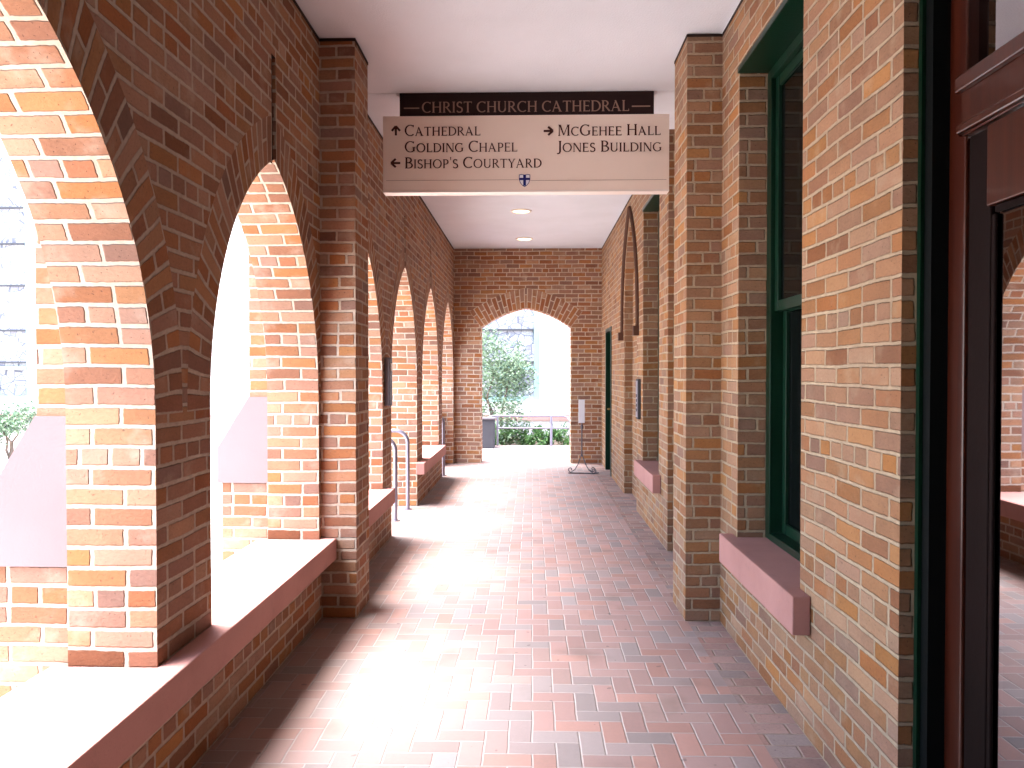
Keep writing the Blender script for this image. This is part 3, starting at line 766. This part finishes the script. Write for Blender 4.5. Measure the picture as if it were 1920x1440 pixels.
def arrow(cx, cz, dx, dz, L_=0.062):
    m = MB(); th = 0.0155
    def st(a, b, q):
        v_ = Vector((b[0] - a[0], b[1] - a[1])); n_ = Vector((-v_.y, v_.x)).normalized() * th / 2
        P4 = [(a[0] - n_.x, a[1] - n_.y), (b[0] - n_.x, b[1] - n_.y), (b[0] + n_.x, b[1] + n_.y), (a[0] + n_.x, a[1] + n_.y)]
        m.poly([(x, SY - 0.003 - q, z) for x, z in P4])
    tip = (cx + dx * L_ / 2, cz + dz * L_ / 2); tail = (cx - dx * L_ / 2, cz - dz * L_ / 2)
    st(tail, tip, 0)
    for k, sgn in enumerate((1, -1)):
        e_ = (tip[0] - dx * L_ * .48 + sgn * dz * L_ * .48, tip[1] - dz * L_ * .48 + sgn * dx * L_ * .48)
        st(e_, (tip[0] + dx * .004, tip[1] + dz * .004), 0.0004 * (k + 1))
    m.build('arrow', M['letter'], pn)
arrow(px(742.5), pz(246.5), 0, 1); arrow(px(742.5), pz(306), -1, 0); arrow(px(1027), pz(248.5), 1, 0)
b = MB(); b.box(px(724), px(972), SY - 0.0015, SY - 0.0002, pz(338.5) - 0.0012, pz(338.5) + 0.0012)
b.box(px(994), px(1247), SY - 0.0015, SY - 0.0002, pz(340) - 0.0012, pz(340) + 0.0012)
b.build('rule_line', M['letter_h'], pn)
sc_ = (px(983.5), pz(339.5))
def shield(s, y, mat, name, par):
    pr = [(-1, 1), (-.5, 1.08), (0, .98), (.5, 1.08), (1, 1), (1.0, .1), (.78, -.5), (.4, -.95), (0, -1.22), (-.4, -.95), (-.78, -.5), (-1, .1)]
    m = MB(); P_ = [(sc_[0] + a * s, sc_[1] + b_ * s) for a, b_ in pr][::-1]
    m.poly([(x, y, z) for x, z in P_])
    for j in range(len(P_)):
        a, b_ = P_[j], P_[(j + 1) % len(P_)]
        m.quad((a[0], y, a[1]), (b_[0], y, b_[1]), (b_[0], SY - .0002, b_[1]), (a[0], SY - .0002, a[1]))
    return m.build(name, mat, par)
em = shield(0.040, SY - 0.003, M['blue'], 'emblem', pn)
s2 = shield(0.036, SY - 0.0045, M['white'], 'shield_field', pn)
b = MB(); b.box(sc_[0] - .010, sc_[0] + .010, SY - .0062, SY - .0046, sc_[1] - .040, sc_[1] + .037)
b.box(sc_[0] - .037, sc_[0] + .037, SY - .0060, SY - .0047, sc_[1] + .000, sc_[1] + .016)
b.build('emblem_cross', M['blue'], pn)
for x_ in (px(745.5), px(1227)):
    b = MB(); b.box(x_ - 0.008, x_ + 0.008, SY + 0.02, SY + 0.08, CEIL - 0.02, CEIL - 0.001); b.build('bracket', M['white'], sg)

# ------------------------------------------------------------------ ceiling lights
def lamp(x, y, lab):
    t_ = thing('ceiling_light', lab, 'light', 'round recessed ceiling lights')
    m = MB(); n = 32
    for k in range(n):
        a0_, a1_ = 2 * math.pi * k / n, 2 * math.pi * (k + 1) / n
        c0, s0_, c1, s1_ = math.cos(a0_), math.sin(a0_), math.cos(a1_), math.sin(a1_)
        for (r0, z0, r1, z1) in ((0.135, CEIL - .001, 0.130, CEIL - .012), (0.130, CEIL - .012, 0.105, CEIL - .014), (0.105, CEIL - .014, 0.100, CEIL - .004)):
            m.quad((x + r0 * c0, y + r0 * s0_, z0), (x + r0 * c1, y + r0 * s1_, z0), (x + r1 * c1, y + r1 * s1_, z1), (x + r1 * c0, y + r1 * s0_, z1))
    m.build('trim_ring', M['sign_edge'], t_)
    m = MB(); m.poly([(x + .1 * math.cos(-2 * math.pi * k / n), y + .1 * math.sin(-2 * math.pi * k / n), CEIL - .006) for k in range(n)])
    m.build('lens', M['lamp'], t_)
lamp(-0.14, 9.63, 'lit round ceiling light just beyond the hanging sign')
lamp(-0.12, 11.64, 'lit round ceiling light closest to the end wall')

# ------------------------------------------------------------------ handrails
def handrail(x, y, zt, lab, r=0.021, xo=-2.75):
    t_ = thing('handrail', lab, 'handrail', 'steel handrails at the open arches')
    rb = 0.13
    pts = [(x, y, 0.0), (x, y, 0.3), (x, y, zt - rb)] + [tuple(p) for p in arcpts((x - rb, y, zt - rb), rb, 0, math.pi / 2, 8, (1, 0, 0), (0, 0, 1))][1:]
    pts += [(-1.75, y, zt), (-1.85, y, zt - 0.03), (xo, y, zt - 0.48), (xo - 0.05, y, zt - 0.56), (xo - 0.05, y, GZ)]
    tube(pts, r, 12).build('rail', M['metal'], t_, smooth=True)
    f = tube([(x, y, 0.001), (x, y, 0.009)], 0.045, 20); f.build('base_plate', M['metal'], t_)
handrail(-1.35, 8.30, 0.855, 'farther of the two curved grey handrails in the open arch')
handrail(-1.37, 7.66, 0.835, 'nearer of the two curved grey handrails in the open arch')
handrail(-1.27, 10.98, 0.88, 'dark handrail in the last open arch before the end wall', xo=-2.3)

# landing railing beyond the end wall
rl = thing('landing_railing', 'grey metal railing across the landing beyond the end arch', 'railing')
RY = 15.45
def rail(pts, name='rail', r=0.02): tube(pts, r, 10).build(name, M['metal'], rl, smooth=True)
rail([(-0.98, RY, 0.0), (-0.98, RY, 0.42), (-0.93, RY, 0.54), (-0.82, RY, 0.60), (0.62, RY, 0.60), (0.72, RY - 0.02, 0.57), (0.76, RY - 0.1, 0.5), (0.76, RY - 0.1, 0.0)])
rail([(-0.70, RY, 0.36), (0.76, RY, 0.36)], r=0.016)
rail([(0.38, RY, 0.0), (0.38, RY, 0.60)], 'post', 0.026)
rail([(-0.70, RY, 0.0), (-0.70, RY, 0.60)], 'post', 0.02)
ub = thing('utility_box', 'dark grey cabinet behind the left end of the landing railing', 'cabinet')
b = MB(); b.box(-1.35, -0.74, RY - 0.55, RY - 0.12, 0.001, 0.56); b.build('body', M['grey'], ub, bevel=0.01)
b = MB(); b.box(-1.37, -0.72, RY - 0.57, RY - 0.10, 0.561, 0.59); b.build('lid', M['iron'], ub, bevel=0.006)
uc = thing('service_cabinet', 'pale blue cabinet outside the last arch before the end wall', 'cabinet')
b = MB(); b.box(-2.1, -1.52, 12.02, 12.42, 0.06, 0.98); b.build('body', M['paleblue'], uc, bevel=0.01)
b = MB(); b.box(-2.08, -1.54, 12.04, 12.40, -0.003, 0.06); b.build('plinth', M['grey'], uc)
b = MB(); b.box(-2.06, -1.56, 12.008, 12.0195, 0.12, 0.92); b.build('door', M['paleblue'], uc)

# ------------------------------------------------------------------ sign stand
es = thing('sign_stand', 'wrought iron pedestal sign with scrolled feet right of the end arch', 'sign stand')
ex, ey = 0.725, 11.27
b = MB(); b.box(ex - 0.048, ex + 0.040, ey - 0.012, ey + 0.004, 0.745, 1.085); b.build('sign_board', M['white'], es, bevel=0.003)
tube([(ex, ey, 0.25), (ex, ey, 0.78)], 0.010, 8).build('pole', M['iron'], es, smooth=True)
b = tube([(ex, ey, 0.66), (ex, ey, 0.72)], 0.019, 10); b.build('collar', M['iron'], es)
for sgn, dy_ in ((-1, 0.0), (1, 0.05), (1, -0.12)):
    pts = [(ex, ey, 0.30), (ex + sgn * .02, ey + dy_ * .1, 0.24), (ex + sgn * .055, ey + dy_ * .4, 0.14), (ex + sgn * .10, ey + dy_ * .7, 0.06), (ex + sgn * .155, ey + dy_, 0.025)]
    cc = (ex + sgn * .165, ey + dy_, 0.062)
    for k in range(14):
        a = -math.pi / 2 + k * 0.42; r_ = 0.037 - 0.0019 * k
        pts.append((cc[0] + sgn * r_ * math.cos(a), cc[1], cc[2] + r_ * math.sin(a)))
    tube(pts, 0.007, 8).build('leg', M['iron'], es, smooth=True)
tube([(ex - 0.20, ey, 0.010), (ex, ey, 0.008), (ex + 0.16, ey - 0.05, 0.010), (ex + 0.245, ey - 0.06, 0.022)], 0.008, 8).build('foot_bar', M['iron'], es, smooth=True)

# ------------------------------------------------------------------ church beyond the courtyard
ch = thing('church', 'pale limewashed brick church with tall stained glass windows beyond the courtyard', 'church')
CY = 18.4
wins = [(-2.55, 0.18), (-14.95, -12.24)]
m = MB(); zt = 11.0; cx0, cx1 = -30.0, 9.0
xs = [cx0] + [q for w_ in sorted(wins) for q in w_] + [cx1]
ws = sorted(wins); wb, wsp = 0.76, 5.3
x = cx0
for (a, c) in ws:
    m.box(x, a - 0.31, CY, CY + 0.6, GZ, zt, 0, 'xX'); m.box(a - 0.31, c + 0.31, CY, CY + 0.6, GZ, wb, 0, 'xX')
    T2 = lambda s, z, d: (s, CY + d, z)
    arch_bay(m, T2, a - 0.31, c + 0.31, a + 0.001, c - 0.001, wb, wsp, 2.1, 0.33, zt, 0.22, 0.3, back=False)
    x = c + 0.31
m.box(x, cx1, CY, CY + 0.6, GZ, zt, 0, 'x')
m.mi = [0] * len(m.mi)
m.build('wall', M['brick_white'], ch)
m = MB(); m.box(cx0, cx1, CY - 0.05, CY - 0.001, 0.33, 0.46); m.build('water_table', M['pink'], ch)
m = MB(); m.box(cx0 - .3, cx1 + .3, CY - 0.3, CY + 6, zt, zt + 0.25)
m.quad((cx0 - .3, CY - .3, zt + .25), (cx1 + .3, CY - .3, zt + .25), (cx1 + .3, CY + 6, zt + 5), (cx0 - .3, CY + 6, zt + 5))
m.build('roof', M['roof'], ch)
for (a, c) in ws:
    P, Q, S, full = half_arc((c - a) / 2, 2.1, 0.33, 0.1, 0)
    mid_ = (a + c) / 2
    outl = [(c, wb)] + [(mid_ + p.x, wsp + p.y) for p in full] + [(mid_ - p.x, wsp + p.y) for p in full[::-1]][1:] + [(a, wb)]
    m = MB(); fy = CY + 0.12
    inn = []
    for (x_, z_) in outl:
        inn.append((mid_ + (x_ - mid_) * (1 - 0.14 / ((c - a) / 2)), wb + 0.14 + (z_ - wb) * (1 - 0.28 / (wsp + 2.1 - wb))))
    n_ = len(outl)
    for k in range(n_):
        k2 = (k + 1) % n_
        o1, o2, i1, i2 = outl[k], outl[k2], inn[k], inn[k2]
        m.quad((o1[0], fy, o1[1]), (i1[0], fy, i1[1]), (i2[0], fy, i2[1]), (o2[0], fy, o2[1]))
        m.quad((i1[0], fy, i1[1]), (i1[0], fy + .1, i1[1]), (i2[0], fy + .1, i2[1]), (i2[0], fy, i2[1]))
    wf = m.build('window_frame', M['teal'], ch)
    m = MB(); m.poly([(x_, fy + 0.08, z_) for x_, z_ in inn][::-1], [(x_, z_) for x_, z_ in inn][::-1]); m.build('stained_glass', M['stained'], wf)
    m = MB()
    for z_ in (1.72, 2.5, 3.6, 4.62, 5.5):
        m.box(a + .14, c - .14, fy + 0.02, fy + 0.079, z_ - .02, z_ + .02)
    m.build('glazing_bar', M['grey'], wf)
    m = MB(); m.box(a + .5, c - .14, fy - 0.01, fy + 0.02, 1.54, 1.62); m.box(c - 1.0, c - .92, fy - .01, fy + 0.019, .9, 1.54)
    m.build('hopper_frame', M['teal'], wf)

# ------------------------------------------------------------------ planting
def leaves(m, c, rad, n, size, seed, lobes=7, elong=1.8):
    rnd = random.Random(seed)
    L_ = [(Vector((rnd.uniform(-.6, .6) * rad[0], rnd.uniform(-.6, .6) * rad[1], rnd.uniform(-.65, .65) * rad[2])), rnd.uniform(.35, .6)) for _ in range(lobes)]
    for _ in range(n):
        ctr, s = rnd.choice(L_)
        v_ = Vector((rnd.gauss(0, 1), rnd.gauss(0, 1), rnd.gauss(0, 1))).normalized() * (rnd.random() ** 0.45)
        p = Vector(c) + ctr + Vector((v_.x * rad[0] * s, v_.y * rad[1] * s, v_.z * rad[2] * s))
        d_ = Vector((rnd.uniform(-1, 1), rnd.uniform(-1, 1), rnd.uniform(-.6, .9))).normalized()
        q = d_.cross(Vector((rnd.uniform(-1, 1), rnd.uniform(-1, 1), rnd.uniform(-1, 1)))).normalized()
        l, w_ = size * rnd.uniform(.7, 1.3) * elong, size * rnd.uniform(.35, .6)
        up = d_.cross(q) * (w_ * .35)
        b = len(m.v)
        m.v += [tuple(p), tuple(p + d_ * l * .5 + q * w_ * .5 + up), tuple(p + d_ * l), tuple(p + d_ * l * .5 - q * w_ * .5 + up)]
        m.f += [(b, b + 1, b + 2), (b, b + 2, b + 3)]
        m.uv += [[(0, 0)] * 3] * 2; m.mi += [0, 0]
def shrub(name, cx, cy, zb, h, rad, n, lab, size=0.055, seed=1, group=None, mat='leaf', trunk=True):
    t_ = thing(name, lab, 'shrub' if name == 'shrub' else 'tree', group)
    m = MB(); leaves(m, (cx, cy, zb + h - rad[2]), rad, n, size, seed, 11)
    m.build('crown', M[mat], t_)
    rnd = random.Random(seed + 5); tm = MB()
    for k in range(3):
        pts = [(cx + rnd.uniform(-.05, .05), cy, zb)]
        for q in range(1, 6):
            pts.append((cx + rnd.uniform(-.06, .06) * q + (k - 1) * .05 * q, cy + rnd.uniform(-.03, .03) * q, zb + (h - rad[2] * .6) * q / 5))
        join(tm, tube(pts, 0.032, 7, 0.010))
    tm.build('trunk', M['bark'], t_)
shrub('shrub', -0.78, 16.3, -0.10, 2.55, (0.92, 0.6, 1.25), 5600, 'tall leafy shrub in front of the stained glass window', seed=3)
for k, (x_, y_, s_) in enumerate(((-12.9, 17.0, 3), (-11.9, 17.2, 4), (-13.9, 16.8, 6))):
    shrub('shrub', x_, y_, GZ, 1.35, (0.65, 0.5, 0.6), 1300,
          ('low bush below the left church window, seen through the nearest arch', 'rounded bush beside the jamb of the nearest arch',
           'bush farthest left below the church window')[k], seed=s_, size=0.07, group='bushes below the far left church window')
m = MB()
for k in range(16):
    leaves(m, (-0.72 + k * 0.10, 15.95 + 0.1 * (k % 3), 0.12), (0.15, 0.2, 0.24), 170, 0.05, 60 + k, 4, 2.4)
tag(m.build('ground_cover', M['leaf2']), 'low leafy ground cover along the landing edge', 'ground cover', kind='stuff')
for o in scene.objects:
    if o.type == 'MESH' and len(o.data.materials) == 0: print('no material', o.name)
